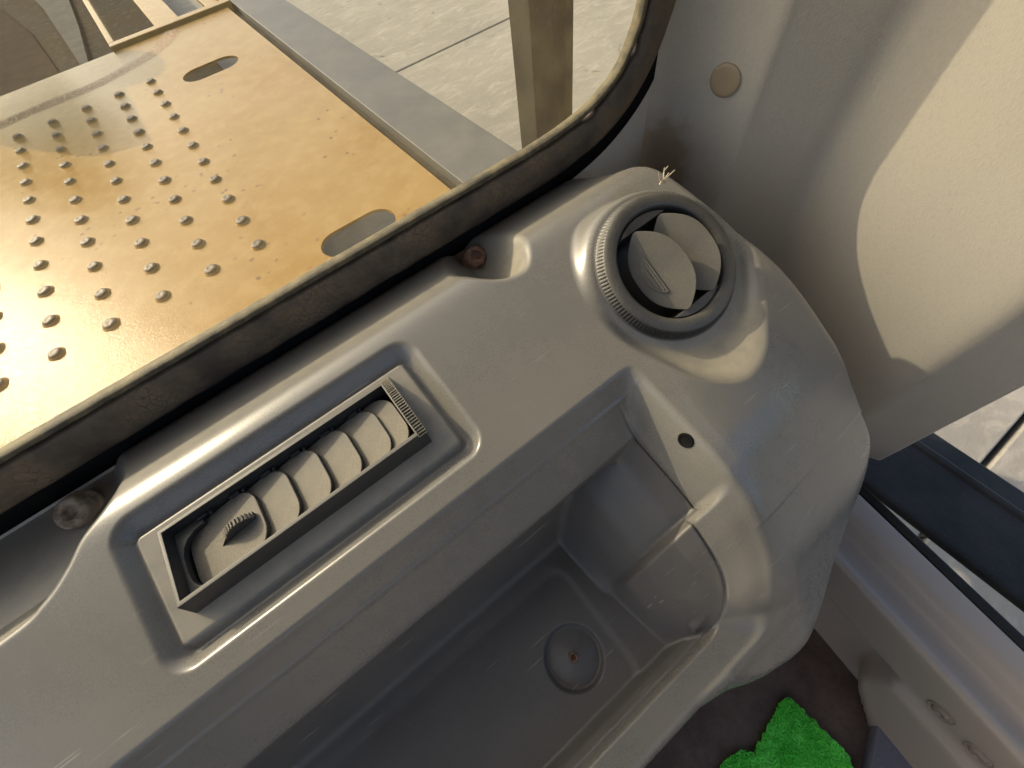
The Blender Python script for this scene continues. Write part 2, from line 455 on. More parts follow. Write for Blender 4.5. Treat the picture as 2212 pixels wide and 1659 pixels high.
def height(X, Y):
    B = base_profile(Y)
    # right shoulder rolls away towards the door
    edge = np.interp(Y, [-.14, -.09, -.04, .05, .10], [.182, .190, .186, .190, .20])
    B = B - .05 * np.clip(X - .27, 0, 1) ** 1.5 - .36 * np.clip(smax(X - edge, X * 0, .012) - .003, 0, .3) * sstep(Y, .14, -.04)
    dust = np.zeros_like(X)
    # pod round the swivel vent
    zr = RC[2] - (RN[0] * (X - RC[0]) + RN[1] * (Y - RC[1])) / RN[2]
    P = np.hypot(X - RC[0], (Y - RC[1]) * 1.12)
    ang = np.arctan2(Y - RC[1], X - RC[0])
    ca = np.arange(-180, 181, 2.)
    cv = np.interp(ca, [-180, -142, -126, -102, -80, -55, -30, 0, 60, 115, 150, 180], [.088, .099, .116, .132, .124, .100, .090, .090, .096, .106, .092, .088])
    kw = np.hanning(17); kw /= kw.sum()
    cv = np.convolve(np.concatenate([cv[-21:-1], cv, cv[1:21]]), kw, 'same')[20:-20]
    crest = np.interp(np.degrees(ang), ca, cv)
    kk = sstep(crest, .098, .118) * sstep(Y, .17, .12)
    q = np.clip((P - .0765) / (crest - .0765), 0, 1.5)
    t_pocket = np.clip(smin(np.clip(q, 0, 2) ** 1.35, np.ones_like(q), .10), 0, 1)
    t = t_pocket * kk + sstep(P, .0765, crest + .004) * (1 - kk)
    B = (zr - .011) * (1 - t) + B * t
    dust += .8 * (1 - sstep(P - crest, -.02, .004)) * sstep(Y, .14, .09)
    # bolt pockets in the front edge
    w1 = [(.096, .40), (.098, .30), (.112, .272), (.130, .250), (.150, .240), (.168, .243), (.182, .262), (.194, .30), (.198, .40)]
    w2 = [(-.208, .40), (-.210, .315), (-.218, .292), (-.232, .275), (-.250, .262), (-.264, .246), (-.282, .233), (-.31, .226), (-.42, .224), (-.8, .224), (-.8, .40)]
    for w, zf, k in ((w1, -.030, 1.25), (w2, -.034, 1.15)):
        sd = sdf_poly(X, Y, [tuple(p) for p in catmull(w, 5)])
        pit = zf + k * np.maximum(sd + .044, 0) ** 1.25 * 1.9
        B = smin(B, pit, .007)
        dust += .75 * sstep(sd, .004, -.014) * sstep(Y, .31, .27)
    # vent recess and bezel plateau
    sd = sdf_rbox(X, Y, -.231, .033, .134, .253, .018)
    B = B - .0125 * sstep(sd, .003, -.013)
    sd2 = sdf_rbox(X, Y, -.2225, .0195, .1480, .2405, .007)
    B = B + .0065 * sstep(sd2, .0008, -.0042)
    dust += .55 * sstep(sd2, .002, -.004)
    dust += .35 * sstep(Y, .272, .292)
    # tray opening
    df = .117 - Y
    dr = .176 - X
    led = sstep(Y, -.012, .000)               # 1 in the front, recessed part of the right cheek
    zf = sinterp(df, [-.1, -.002, .006, .020, .0405, .0435, .047, .061, .2], [.25, .0, -.024, -.046, -.080, -.088, -.105, -.200, -1.0], .0022) + .0016 * np.exp(-((df - .0165) / .0011) ** 2)
    gf = sinterp(dr, [-.1, -.004, .004, .012, .024, .050, .085, .105, .125, .2], [.2, .012, -.004, -.018, -.044, -.058, -.090, -.120, -.165, -.50], .007) - .004 * np.exp(-((dr - .0265) / .0012) ** 2)
    gr = sinterp(dr, [-.1, -.006, .006, .020, .034, .045, .065, .090, .110, .2], [.2, .010, -.006, -.017, -.031, -.039, -.051, -.076, -.105, -.6], .005) - .004 * np.exp(-((dr - .0395) / .0012) ** 2)
    Bc = base_profile(np.maximum(Y, -.115))
    zr_ = Bc + gr * (1 - led) + gf * led
    dq = Y + .0905
    zq = np.interp(dq, [-.1, -.004, -.0015, 0, .0015, .004, .010, .018, .03, .3], [-.174, -.174, -.1745, -.177, -.185, -.185, -.191, -.207, -.24, -1.2])
    floor = -.2030 + .0006 * np.sin(X * 31 + 1) * np.cos(Y * 27)
    # cone shaped drain dimple in the tray floor
    cp = np.hypot(X + .0146, Y + .0265)
    floor = floor - .008 * sstep(cp, .031, .026) + .0095 * np.clip(1 - cp / .028, 0, 1) - .004 * sstep(cp, .0045, .003)
    # shallow raised border panel in the tray floor
    sp = sdf_rbox(X, Y, -.9, .030, -.082, .050, .02)
    floor = floor + .0022 * sstep(sp, -.006, .004)
    inside = smax(smax(floor, zf, .012), zr_, .028)
    zf = zf
    inside = np.where(dq > -.003, smax(inside, zq, .005), smax(zr_, zq, .010))
    xc, yc = .091, -.0455
    din_ = .045 - np.hypot(X - xc, Y - yc)
    wq = sstep(np.arctan2(yc - Y, X - xc), .15, 1.45)
    drc = din_ + .040
    drc = drc + (dr - drc) * wq * sstep(din_, 0, .02)
    wq = wq * (1 - sstep(din_, .006, .022))
    grc = sinterp(drc, [-.1, -.006, .006, .020, .034, .045, .065, .090, .110, .2], [.2, .010, -.006, -.017, -.031, -.039, -.051, -.076, -.105, -.6], .005) - .004 * np.exp(-((drc - .0395) / .0012) ** 2)
    zqc = np.interp(din_, [-.1, -.004, -.0015, 0, .0015, .004, .010, .018, .03, .3], [-.174, -.174, -.1745, -.177, -.185, -.185, -.191, -.207, -.24, -1.2])
    fl_ = smax(floor, zf, .012)
    zr_ = zr_ + .004 * np.exp(-((dr - .0395) / .0012) ** 2) * (1 - led)
    base_ = smax(fl_, Bc + grc, .028)
    zc = smin(B, base_, .0075) * (1 - wq) + smin(B, smax(smax(fl_, zr_, .028), zqc, .005), .0075) * wq
    sec = (X > xc) & (Y < yc)
    inside = np.where(sec, zc, inside)
    Z = smin(B, inside, .0075)
    # outer edge rounds over and falls away
    so_ = sdf_poly(X, Y, OUTS)
    rr = .012 + .012 * sstep(Y, .20, .02) * sstep(X, .10, .20)
    din = np.clip(rr + so_, 0, rr * .999)
    Z = Z - (rr - np.sqrt(rr * rr - din * din)) - 9. * np.maximum(so_, 0)
    Z = np.maximum(Z, -.42)
    seam_in = (df > .0415) & (dq > .001) & (~sec | (din_ > .001)) & ((dr > .0275) & (led > .5) | (dr > .040) & (led <= .5))
    return Z, np.clip(dust, 0, 1), seam_in, sd2, P, so_

step = .00105
gx = np.arange(-.74, .392, step); gy = np.arange(-.172, .352, step)
X, Y = np.meshgrid(gx, gy)
Z, D, SEAM, SD2, P, SO = height(X, Y)
ny, nx = X.shape
idx = np.arange(nx * ny).reshape(ny, nx)
Fq = np.stack([idx[:-1, :-1], idx[:-1, 1:], idx[1:, 1:], idx[1:, :-1]], -1).reshape(-1, 4)
cx = (X[:-1, :-1] + step / 2).ravel(); cy = (Y[:-1, :-1] + step / 2).ravel()
seamf = SEAM[:-1, :-1].ravel()
pf = P[:-1, :-1].ravel(); sof = SO[:-1, :-1].ravel()
cut = ((cx > -.2035) & (cx < -.0025) & (cy > .166) & (cy < .230)) | (pf < .058) | (sof > .027)
def sub_mesh(name, mask, mat, parent):
    F = Fq[mask]
    used = np.unique(F); remap = np.full(nx * ny, -1); remap[used] = np.arange(len(used))
    V = np.stack([X.ravel()[used], Y.ravel()[used], Z.ravel()[used] + ZO], 1)
    if name == 'storage_tray':      # the front wall of the tray runs back underneath the lip
        zz = V[:, 2] - ZO
        V[:, 1] += .022 * sstep(zz, -.086, -.100) * sstep(V[:, 1], .045, .066)
    me = bpy.data.meshes.new(name)
    me.vertices.add(len(V)); me.vertices.foreach_set('co', V.astype(np.float32).ravel())
    F2 = remap[F]
    me.loops.add(F2.size); me.loops.foreach_set('vertex_index', F2.astype(np.int32).ravel())
    me.polygons.add(len(F2)); me.polygons.foreach_set('loop_start', np.arange(0, F2.size, 4, dtype=np.int32))
    me.polygons.foreach_set('use_smooth', np.ones(len(F2), dtype=bool))
    a = me.attributes.new('dust', 'FLOAT', 'POINT'); a.data.foreach_set('value', D.ravel()[used].astype(np.float32))
    me.update(calc_edges=True); me.validate()
    me.materials.append(MAT[mat])
    return link(bpy.data.objects.new(name, me), parent)
sub_mesh('top_shell', ~cut & ~seamf, 'console', cons)
tray = sub_mesh('storage_tray', ~cut & seamf, 'tray', cons)
tray['label'] = 'open dark grey tray with a cone dimple in its floor'
# small screw hole sleeve in the right cheek of the tray
def surf(x, y):
    ii, jj = int(round((y - gy[0]) / step)), int(round((x - gx[0]) / step))
    n_ = Vector((-(Z[ii, jj + 3] - Z[ii, jj - 3]) / (6 * step), -(Z[ii + 3, jj] - Z[ii - 3, jj]) / (6 * step), 1)).normalized()
    return Vector((x, y, Z[ii, jj])), n_
V, F = lathe([(.0072, -.0005), (.0066, .0012), (.0054, .0016), (.0046, .0010), (.0046, .0009), (.0001, .0009)], 28)
hp, hn = surf(.1685, .040)
o = obj('screw_hole', V, F, 'hole', cons, smooth=False); o.matrix_local = Matrix.Translation((hp.x, hp.y, hp.z + ZO)) @ hn.to_track_quat('Z', 'Y').to_matrix().to_4x4()
# drain hole rim in the cone
V, F = lathe([(.0046, .0), (.0040, .0016), (.0030, .0012), (.0024, -.003), (.0001, -.003)], 24)
o = obj('drain_hole', V, F, 'rust', cons); o.location = (-.0146, -.0265, -.2020 + ZO)

# ---- slatted vent cartridge
bm = bmesh.new()
zt = .0042; zb = -.034
ox0, ox1, oy0, oy1 = -.2045, -.0015, .1685, .2325
ix0, ix1, iy0, iy1 = -.2015, -.0085, .1720, .2295
top_o = [bm.verts.new(p) for p in ((ox0, oy0, zt), (ox1, oy0, zt), (ox1, oy1, zt), (ox0, oy1, zt))]
top_i = [bm.verts.new(p) for p in ((ix0, iy0, zt), (ix1, iy0, zt), (ix1, iy1, zt), (ix0, iy1, zt))]
bot_o = [bm.verts.new(p) for p in ((ox0, oy0 - .0085, zb), (ox1, oy0 - .0085, zb), (ox1, oy1 + .002, zb), (ox0, oy1 + .002, zb))]
bot_i = [bm.verts.new(p) for p in ((ix0 + .003, iy0, zb), (ix1, iy0, zb), (ix1, iy1, zb), (ix0 + .003, iy1, zb))]
for i in range(4):
    j = (i + 1) % 4
    bm.faces.new((top_o[i], top_o[j], top_i[j], top_i[i]))
    bm.faces.new((bot_o[i], bot_o[j], top_o[j], top_o[i]))
    bm.faces.new((top_i[i], top_i[j], bot_i[j], bot_i[i]))
bm.faces.new(bot_i)
for v in bm.verts: v.co.z += ZO
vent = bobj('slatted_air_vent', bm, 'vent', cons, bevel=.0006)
# inner liner with the rounded end cheek
bm = bmesh.new(); box(bm, -.2005, -.009, .1725, .229, zb + .001 + ZO, zb + .003 + ZO)
bobj('vent_liner', bm, 'dark', vent)
def rrect(x0, x1, y0, y1, r, n=7):
    P_ = []
    for (cx_, cy_, a0) in ((x1 - r, y1 - r, 0), (x0 + r, y1 - r, 90), (x0 + r, y0 + r, 180), (x1 - r, y0 + r, 270)):
        for k in range(n + 1):
            a = rad(a0 + 90 * k / n); P_.append((cx_ + r * math.cos(a), cy_ + r * math.sin(a)))
    return P_
# cheek plate: frame shaped ring with a rounded opening on the left
cheek = bmesh.new()
oc = [(-.2013, .1722), (-.186, .1722), (-.186, .1765), (-.1895, .1765), (-.1945, .180), (-.1975, .186), (-.1985, .194), (-.1985, .207), (-.1965, .214), (-.1925, .219), (-.186, .2225), (-.178, .2235), (-.178, .2292), (-.2013, .2292)]
prism(cheek, oc, -.0125 + ZO, -.0065 + ZO)
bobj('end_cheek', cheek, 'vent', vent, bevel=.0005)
bm = bmesh.new(); prism(bm, rrect(-.062, 0, -.0275, .0285, .0175), -.0036, .0011)
bmesh.ops.recalc_face_normals(bm, faces=bm.faces[:])
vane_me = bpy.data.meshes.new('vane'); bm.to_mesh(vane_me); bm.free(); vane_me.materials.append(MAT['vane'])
tilt = Matrix.Rotation(rad(-9.5), 4, 'Y')
for k in range(6):
    o = link(bpy.data.objects.new('vane', vane_me), vent)
    o.matrix_local = Matrix.Translation((-.1364 + .0275 * k if k < 5 else -.0095, .1998, -.0052 + ZO)) @ tilt
    b_ = o.modifiers.new('bevel', 'BEVEL'); b_.width = .0004; b_.segments = 1; b_.limit_method = 'ANGLE'
# dark linkage teeth under the front rim
for k in range(6):
    bm = bmesh.new(); x = -.176 + .027 * k
    box(bm, x - .005, x + .003, .2262, .2292, -.0060 + ZO, -.0035 + ZO); box(bm, x + .005, x + .0070, .2252, .2292, -.0075 + ZO, -.0040 + ZO)
    bobj('pivot_clip', bm, 'dark', vent, bevel=.0004)
# ribbed thumb wheel along the right end of the cartridge
V = []; F = []
wr = .0655; wc = (-.0035, .2005, .0125 - wr)
prof = [(-.0042, .0), (-.0036, .0006), (-.0026, .0004), (.0026, .0004), (.0036, .0006), (.0042, .0)]
N = 150
for j in range(N + 1):
    a = rad(-31 + 62 * j / N)
    tooth = (.5 + .5 * math.cos(j / N * 2 * math.pi * 27))
    tooth = 1 if tooth > .55 else (0 if tooth < .3 else (tooth - .3) / .25)
    for i, (x, h) in enumerate(prof):
        r = wr + h - (.0013 * (1 - tooth) if i in (2, 3) else 0)
        V.append((wc[0] + x, wc[1] + r * math.sin(a), wc[2] + r * math.cos(a) + ZO))
    for x in (prof[-1][0], prof[0][0]):
        V.append((wc[0] + x, wc[1] + (wr - .022) * math.sin(a), wc[2] + (wr - .022) * math.cos(a) + ZO))
n = len(prof) + 2
for j in range(N):
    for i in range(n):
        k = (i + 1) % n
        F.append((j * n + i, j * n + k, (j + 1) * n + k, (j + 1) * n + i))
F.append([i for i in range(n)][::-1]); F.append([N * n + i for i in range(n)])
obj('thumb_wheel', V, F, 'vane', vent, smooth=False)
# ribbed finger tab standing on the first vane
V = []; F = []
tp_ = [(-.1665, .0)]
for k in range(61):
    a = rad(150 - 118 * k / 60)
    tooth = 1 if math.cos(k / 60 * 2 * math.pi * 11) > 0 else 0
    r = .0115 - .0009 * (1 - tooth)
    tp_.append((-.1495 + r * math.cos(a), .0005 + r * math.sin(a)))
tp_.append((-.1405, .0))
for x, z in tp_:
    x = -.1420 + (x + .1405) * 1.3; z = z * 1.3
    V += [(x, .1975, z - .0095 + ZO + (x + .1378) * .176 * .5), (x, .2025, z - .0095 + ZO + (x + .1378) * .176 * .5)]
N = len(tp_)
for k in range(N - 1): F.append((2 * k, 2 * k + 1, 2 * k + 3, 2 * k + 2))
F.append([2 * k for k in range(N)][::-1]); F.append([2 * k + 1 for k in range(N)]); F.append((0, 2 * N - 2, 2 * N - 1, 1))
obj('finger_tab', V, F, 'vane', vent, smooth=False)

# ---- round swivel vent
RM = Matrix(((RU[0], RV[0], RN[0], RC[0]), (RU[1], RV[1], RN[1], RC[1]), (RU[2], RV[2], RN[2], RC[2] + ZO), (0, 0, 0, 1))) @ Matrix.Diagonal((1.03, 1.03, 1, 1))
prof = [(.0500, -.040), (.0512, -.020), (.0522, -.0050), (.0530, -.0012), (.0545, .0004), (.0575, .0012), (.0620, .0010), (.0650, .0002), (.0662, -.0010), (.0668, -.0022), (.0690, -.0058), (.0700, -.0085), (.0706, -.0092), (.0716, -.0094), (.0722, -.0102), (.0724, -.016), (.0740, -.0165), (.0745, -.024)]
def knurl(i, a, r):
    if i in (9, 10):
        t = math.sin(a * 128)
        return r - (.0010 if t < -.1 else 0)
    return r
V, F = lathe(prof, 768, knurl)
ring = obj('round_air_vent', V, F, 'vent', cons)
ring.matrix_local = RM
m = ring.modifiers.new('edge', 'EDGE_SPLIT'); m.split_angle = rad(50)
V, F = lathe([(.0502, -.012), (.0495, -.030), (.0465, -.043), (.036, -.053), (.0001, -.056)], 64)
obj('drum', V, F, 'dark', ring)
for s in (1, -1):
    bm = bmesh.new(); R0 = .0515; v0 = .0425
    a0 = math.asin(v0 / R0); pts = [(R0 * math.cos(a0), s * v0)] if False else []
    for k in range(17):
        a = a0 + (math.pi - 2 * a0) * k / 16
        pts.append((R0 * math.cos(a), s * R0 * math.sin(a)))
    if s < 0: pts = pts[::-1]
    prism(bm, pts, -.030, -.0035)
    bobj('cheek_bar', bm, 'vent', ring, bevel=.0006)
def flap_mesh(with_grip):
    bm = bmesh.new()
    N = 48
    pts = []
    for k in range(N):
        a = 2 * math.pi * k / N
        y = .0425 * math.sin(a); x = math.copysign(.0242 * (1 - abs(y / .0434) ** 2.7), math.cos(a))
        pts.append((x, y))
    q = []
    for p in pts:
        if not q or (abs(p[0] - q[-1][0]) + abs(p[1] - q[-1][1])) > 1e-6: q.append(p)
    prism(bm, q, -.0015, .0015)
    return bm
for k, (u0, d0) in enumerate(((-.0130, -.002), (.0195, -.002))):
    o = bobj('flap', flap_mesh(False), 'flap', ring, bevel=.0005)
    o.matrix_local = Matrix.Translation((u0, -.001, d0)) @ Matrix.Rotation(rad(-33), 4, 'Y')
    if k == 0:
        first = o
bm = bmesh.new()
gp = []
for k in range(21):
    a = math.pi / 2 + math.pi * k / 20
    gp.append((-.005 + .0115 * math.cos(a), .019 * math.sin(a)))
prism(bm, gp, .0012, .0032)
GM = Matrix.Translation((-.0130, -.001, -.002)) @ Matrix.Rotation(rad(-33), 4, 'Y')
for f_ in (-.0145, -.0115, -.0085):
    hl = .017 * math.sqrt(max(.05, 1 - ((f_ + .005) / .0115) ** 2))
    box(bm, f_, f_ + .0014, -hl * .95, hl * .95, .003, .0041)
for v in bm.verts: v.co = GM @ v.co
bobj('finger_grip', bm, 'flap', ring, bevel=.0004)

# ---- fixing bolts in the two pockets
def hexbolt(loc, mat, rot, label, r=.0128):
    bm = bmesh.new()
    prof_ = [(r * 1.28, -.004), (r * 1.28, -.0015), (r * 1.1, 0), (r, .0), (r, .0075), (r * .86, .0105), (r * .50, .0112), (r * .44, .0105), (r * .40, .0065), (.0002, .006)]
    V, F = lathe(prof_, 36, lambda i, a, rr: rr * (1 - .05 * math.cos(6 * a)) if i in (7, 8) else rr)
    o = obj('bolt', V, F, mat, cons)
    o.matrix_local = Matrix.Translation((loc[0], loc[1], loc[2] + ZO)) @ Matrix.Rotation(rad(rot), 4, 'X')
    o['label'] = label
hexbolt((.1530, .3270, -.0275), 'rust', 24, 'rusty brown bolt in the pocket between the vents')
hexbolt((-.2830, .3270, -.0305), 'bolt', 24, 'dusty pale socket bolt in the left pocket', .0145)

# ------------------------------------------------------------------ windshield
wind = empty('windshield', (0, .345, .04))
tag(wind, 'dusty front window pane in a cracked dark rubber seal', 'window')
half = [(-.17, .0403), (.15, .0405), (.25, .0410), (.290, .0430), (.324, .0478), (.353, .0562), (.379, .0720), (.394, .092), (.401, .108), (.4045, .123), (.4065, .16), (.406, .30), (.399, .60), (.392, .80), (.380, .86), (.34, .89), (.28, .90), (-.17, .90)]
path = catmull(half, 10)
mir = [np.array((-.34 - p[0], p[1])) for p in path[::-1][1:-1]]
loop = path + mir
# resample evenly
pts = np.array(loop + [loop[0]])
seg = np.hypot(*(np.diff(pts, axis=0).T)); cum = np.concatenate([[0], np.cumsum(seg)])
NS = 900
tt = np.linspace(0, cum[-1], NS, endpoint=False)
lx = np.interp(tt, cum, pts[:, 0]); lz = np.interp(tt, cum, pts[:, 1])
tx = np.roll(lx, -2) - np.roll(lx, 2); tz = np.roll(lz, -2) - np.roll(lz, 2)
tl = np.hypot(tx, tz); tx /= tl; tz /= tl
ox, oz = tz, -tx         # outward normal (loop runs rightwards along the bottom)
def sweep(name, prof, mat, closed_prof=True, jit=None):
    V = []; F = []
    n = len(prof)
    for j in range(NS):
        for i, (w, y) in enumerate(prof):
            dw, dy = jit(j, i) if jit else (0, 0)
            V.append((lx[j] + ox[j] * (w + dw), y + dy - 0, lz[j] + oz[j] * (w + dw) - .04))
    for j in range(NS):
        k = (j + 1) % NS
        for i in range(n if closed_prof else n - 1):
            i2 = (i + 1) % n
            F.append((j * n + i, k * n + i, k * n + i2, j * n + i2))
    return obj(name, V, F, mat, wind)
bulge = [(.0048, .012), (.0048, -.0022), (.0056, -.0036), (.0075, -.0044), (.012, -.0058), (.022, -.0070), (.030, -.0072), (.037, -.0060), (.042, -.0030), (.0455, .003), (.047, .012)]
def tear(j, i):
    # torn chunks out of the upper edge near the lower right corner
    x, z = lx[j], lz[j]
    dw = 0; dy = 0
    if i < 4:
        for (cx_, cz_, r_, a_) in ((.335, .050, .011, .0042), (.392, .089, .010, .0036), (.399, .104, .006, .0025)):
            d = math.hypot(x - cx_, z - cz_)
            if d < r_: dw += a_ * (1 - (d / r_) ** 2)
        if x > .27 and z < .2: dw += .0012 * (noise.noise(Vector((x * 160, z * 160, i * .1))) + .3)
        else: dw += .0006 * noise.noise(Vector((x * 60, z * 60, 0)))
    dy = .0010 * noise.noise(Vector((x * 45, z * 45, i * .7)))
    return dw, dy
sweep('rubber_seal', bulge, 'rubber', True, tear)
lip = [(-.0020, .010), (-.0020, .0005), (-.0012, -.0012), (.0010, -.0016), (.0022, -.0012), (.0028, .0005), (.0030, .010)]
def ljit(j, i): return (.0003 * noise.noise(Vector((lx[j] * 90, lz[j] * 90, 3))), .0004 * noise.noise(Vector((lx[j] * 50, lz[j] * 50, 9))))
sweep('seal_lip', lip, 'lip', True, ljit)
groove = [(.0028, .010), (.0028, .0022), (.0052, .0022), (.0052, .010)]
sweep('seal_groove', groove, 'lip', True)
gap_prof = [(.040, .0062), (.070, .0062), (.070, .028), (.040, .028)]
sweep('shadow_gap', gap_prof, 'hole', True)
frame_prof = [(.058, .0070), (.17, .0070), (.17, .030), (.058, .030)]
sweep('window_frame', frame_prof, 'trim', True)
# glass pane with real thickness
V = []; F = []
n2 = NS // 3
ids = [j * 3 for j in range(n2)]
for y in (.0045, .0085):
    for j in ids: V.append((lx[j] + ox[j] * .006, y, lz[j] + oz[j] * .006 - .04))
F.append(list(range(n2))); F.append(list(range(2 * n2 - 1, n2 - 1, -1)))
for j in range(n2): F.append((j, n2 + j, n2 + (j + 1) % n2, (j + 1) % n2))
obj('glass_pane', V, F, 'glass', wind, smooth=False)

# ------------------------------------------------------------------ right pillar trim
pil = empty('pillar_trim', (.5, .15, -.45))
tag(pil, 'grained pale grey vinyl corner pillar trim with a round brown button, half in sun', 'trim panel')
pp = [(.436, .354), (.452, .345), (.463, .320), (.470, .288), (.4765, .255), (.4805, .243), (.488, .235), (.506, .214), (.527, .188), (.539, .174), (.5435, .163), (.543, .148), (.538, .11), (.534, .06), (.533, -.02), (.534, -.055), (.538, -.072), (.548, -.088), (.566, -.118), (.576, -.136), (.580, -.1425), (.590, -.145), (.62, -.146)]
prof = catmull(pp, 5)
zs = np.linspace(0, 2.25, 60)
V = []; F = []
n = len(prof)
for z in zs:
    for p in prof:
        V.append((p[0] - .5, p[1] - .15, z))
for j in range(len(zs) - 1):
    for i in range(n - 1):
        F.append((j * n + i, j * n + i + 1, (j + 1) * n + i + 1, (j + 1) * n + i))
o = obj('trim_panel', V, F, 'trim', pil)
V, F = lathe([(.0165, -.003), (.0165, .0002), (.0160, .0009), (.0125, .0014), (.006, .0013), (.0001, .0012)], 40)
o = obj('trim_button', V, F, 'button', pil)
bd = Vector((-.981, -.193, 0)).normalized()
o.matrix_local = Matrix.Translation((.4705 - .5, .2785 - .15, .048 + .45)) @ bd.to_track_quat('Z', 'Y').to_matrix().to_4x4()

# ------------------------------------------------------------------ door sill trim, black seal, outer step beam
FZ = -.605
sill = empty('door_sill_trim', (.37, -.34, FZ))
tag(sill, 'grey ridged sill trim with two sunken screws along the door opening', 'sill trim')
sp = [(.466, -.430), (.458, -.399), (.455, -.383), (.449, -.3790), (.436, -.3785), (.423, -.3795), (.414, -.384), (.408, -.393), (.402, -.4015), (.392, -.4035), (.379, -.3995), (.368, -.3945), (.361, -.3950), (.3565, -.402), (.3545, -.430), (.3530, -.452), (.351, -.474), (.3445, -.4850), (.3395, -.4915), (.336, -.502), (.332, -.525), (.326, -.56), (.317, FZ)]
sp = catmull(sp, 5)
ysl = np.linspace(-.95, .10, 200)
V = []; F = []; n = len(sp)
for y in ysl:
    for p in sp:
        x, z = p
        low = float(sstep(np.array(-z), .474, .496))
        # rounded pocket pressed into the lower face, forward of the screws
        edge = -.318 - .50 * max(0, -(z + .49)) + .020 * math.cos((z + .55) * 40)
        pk = float(sstep(np.array(y), edge - .010, edge + .012)) * low
        V.append((x + .036 * pk - .37 + .14 * (y + .158), y + .34, z - FZ))
for j in range(len(ysl) - 1):
    for i in range(n - 1):
        F.append((j * n + i, j * n + i + 1, (j + 1) * n + i + 1, (j + 1) * n + i))
obj('sill_panel', V, F, 'sill', sill)
for y in (-.378, -.426):
    x, z = .3525 + .14 * (y + .158), -.4555
    V, F = lathe([(.0155, .0), (.0150, .0012), (.0135, .0016), (.0125, .0004), (.0105, -.0008), (.0100, .0010), (.0092, .0026), (.0065, .0040), (.0034, .0042), (.0030, .0020), (.0001, .0020)], 32)
    o = obj('screw', V, F, 'screw', sill)
    o.matrix_local = Matrix.Translation((x - .37, y + .34, z - FZ)) @ Vector((-.99, .1, .10)).to_track_quat('Z', 'Y').to_matrix().to_4x4()

ds = empty('door_seal', (.4637, -.34, -.39))
tag(ds, 'thin black rubber door seal along the outer edge of the grey sill', 'seal')
bm = bmesh.new(); prism(bm, rrect(-.0075, .0085, -.022, .010, .005), -.62, .46)
for v in bm.verts: v.co = Matrix(((1, 0, 0, 0), (0, 0, 1, 0), (0, 1, 0, 0), (0, 0, 0, 1))) @ v.co
for v in bm.verts: v.co.x += .14 * (v.co.y - .182)
bobj('seal_strip', bm, 'black', ds, smooth=True)

sb = empty('step_beam', (.735, -.3, -.6))
tag(sb, 'wide black painted beam with a long ridge outside the door opening', 'beam')
bp = [(-.100, -.022), (-.105, -.012), (-.100, -.004), (-.090, 0), (-.02, .001), (.036, .001), (.040, .006), (.047, .0075), (.053, .006), (.057, 0), (.098, -.003), (.105, -.010), (.100, -.022)]
bm = bmesh.new(); prism(bm, bp, -.9, 1.1)
for v in bm.verts: v.co = Matrix(((1, 0, 0, 0), (0, 0, 1, 0), (0, 1, 0, 0), (0, 0, 0, 1))) @ v.co
bobj('beam_body', bm, 'black', sb, bevel=.002)

# ------------------------------------------------------------------ green mats on the floor
def mat_piece(name, poly, z, label, nloop):
    root = empty(name, (poly[0][0], poly[0][1], z)); tag(root, label, 'mat', 'green looped mat pieces on the cab floor')
    lo = np.array(poly[0])
    bm = bmesh.new(); prism(bm, [(p[0] - lo[0], p[1] - lo[1]) for p in poly], 0, .006)
    bobj('backing', bm, 'green', root)
    P_ = np.array(poly); mn = P_.min(0); mx = P_.max(0)
    V = []; F = []; cnt = 0
    while cnt < nloop:
        c = mn + rng.random(2) * (mx - mn)
        if sdf_poly(np.array([c[0]]), np.array([c[1]]), poly)[0] > .001: continue
        cnt += 1
        R_ = .0028 + .0018 * rng.random(); th = rng.random() * 6.28; tiltz = rng.random() * .9 - .2
        h0 = .006 + .005 * rng.random(); ph = rng.random() * 6.28; span = 3.2 + 2.2 * rng.random(); r_ = .00075
        b = len(V); K = 9
        ca, sa = math.cos(th), math.sin(th)
        for k in range(K):
            a = ph + span * k / (K - 1)
            lx_ = R_ * math.cos(a); ly_ = R_ * math.sin(a) * (1 - abs(tiltz) * .6); lz_ = R_ * math.sin(a) * tiltz
            px, py, pz = c[0] + ca * lx_ - sa * ly_ - lo[0], c[1] + sa * lx_ + ca * ly_ - lo[1], h0 + lz_
            ux, uy = math.cos(a + th), math.sin(a + th)
            V += [(px + ux * r_, py + uy * r_, pz), (px, py, pz + r_), (px - ux * r_, py - uy * r_, pz), (px, py, pz - r_)]
        for k in range(K - 1):
            for q in range(4):
                F.append((b + k * 4 + q, b + k * 4 + (q + 1) % 4, b + (k + 1) * 4 + (q + 1) % 4, b + (k + 1) * 4 + q))
    o = obj('vinyl_loops', V, F, 'green', root); o['kind'] = 'stuff'
mat_piece('floor_mat', [(.215, -.305), (.222, -.392), (.170, -.470), (.045, -.400), (.112, -.316), (.206, -.300)], FZ + .001, 'bright green looped mat piece with a square corner, the larger of the two', 5600)
mat_piece('floor_mat', [(.100, -.302), (.112, -.318), (.040, -.390), (-.010, -.345), (.066, -.294)], FZ + .001, 'small strip of green looped mat left of the larger piece', 1700)
bm = bmesh.new(); box(bm, -.07, .07, -.055, .055, 0, .022, Matrix.Rotation(rad(20), 4, 'Z'))
pe = bobj('pedal_pad', bm, 'blue', None, bevel=.004); pe.location = (.252, -.468, FZ + .0005)
tag(pe, 'small blue grey plastic pad on the floor beside the green mat', 'pad')

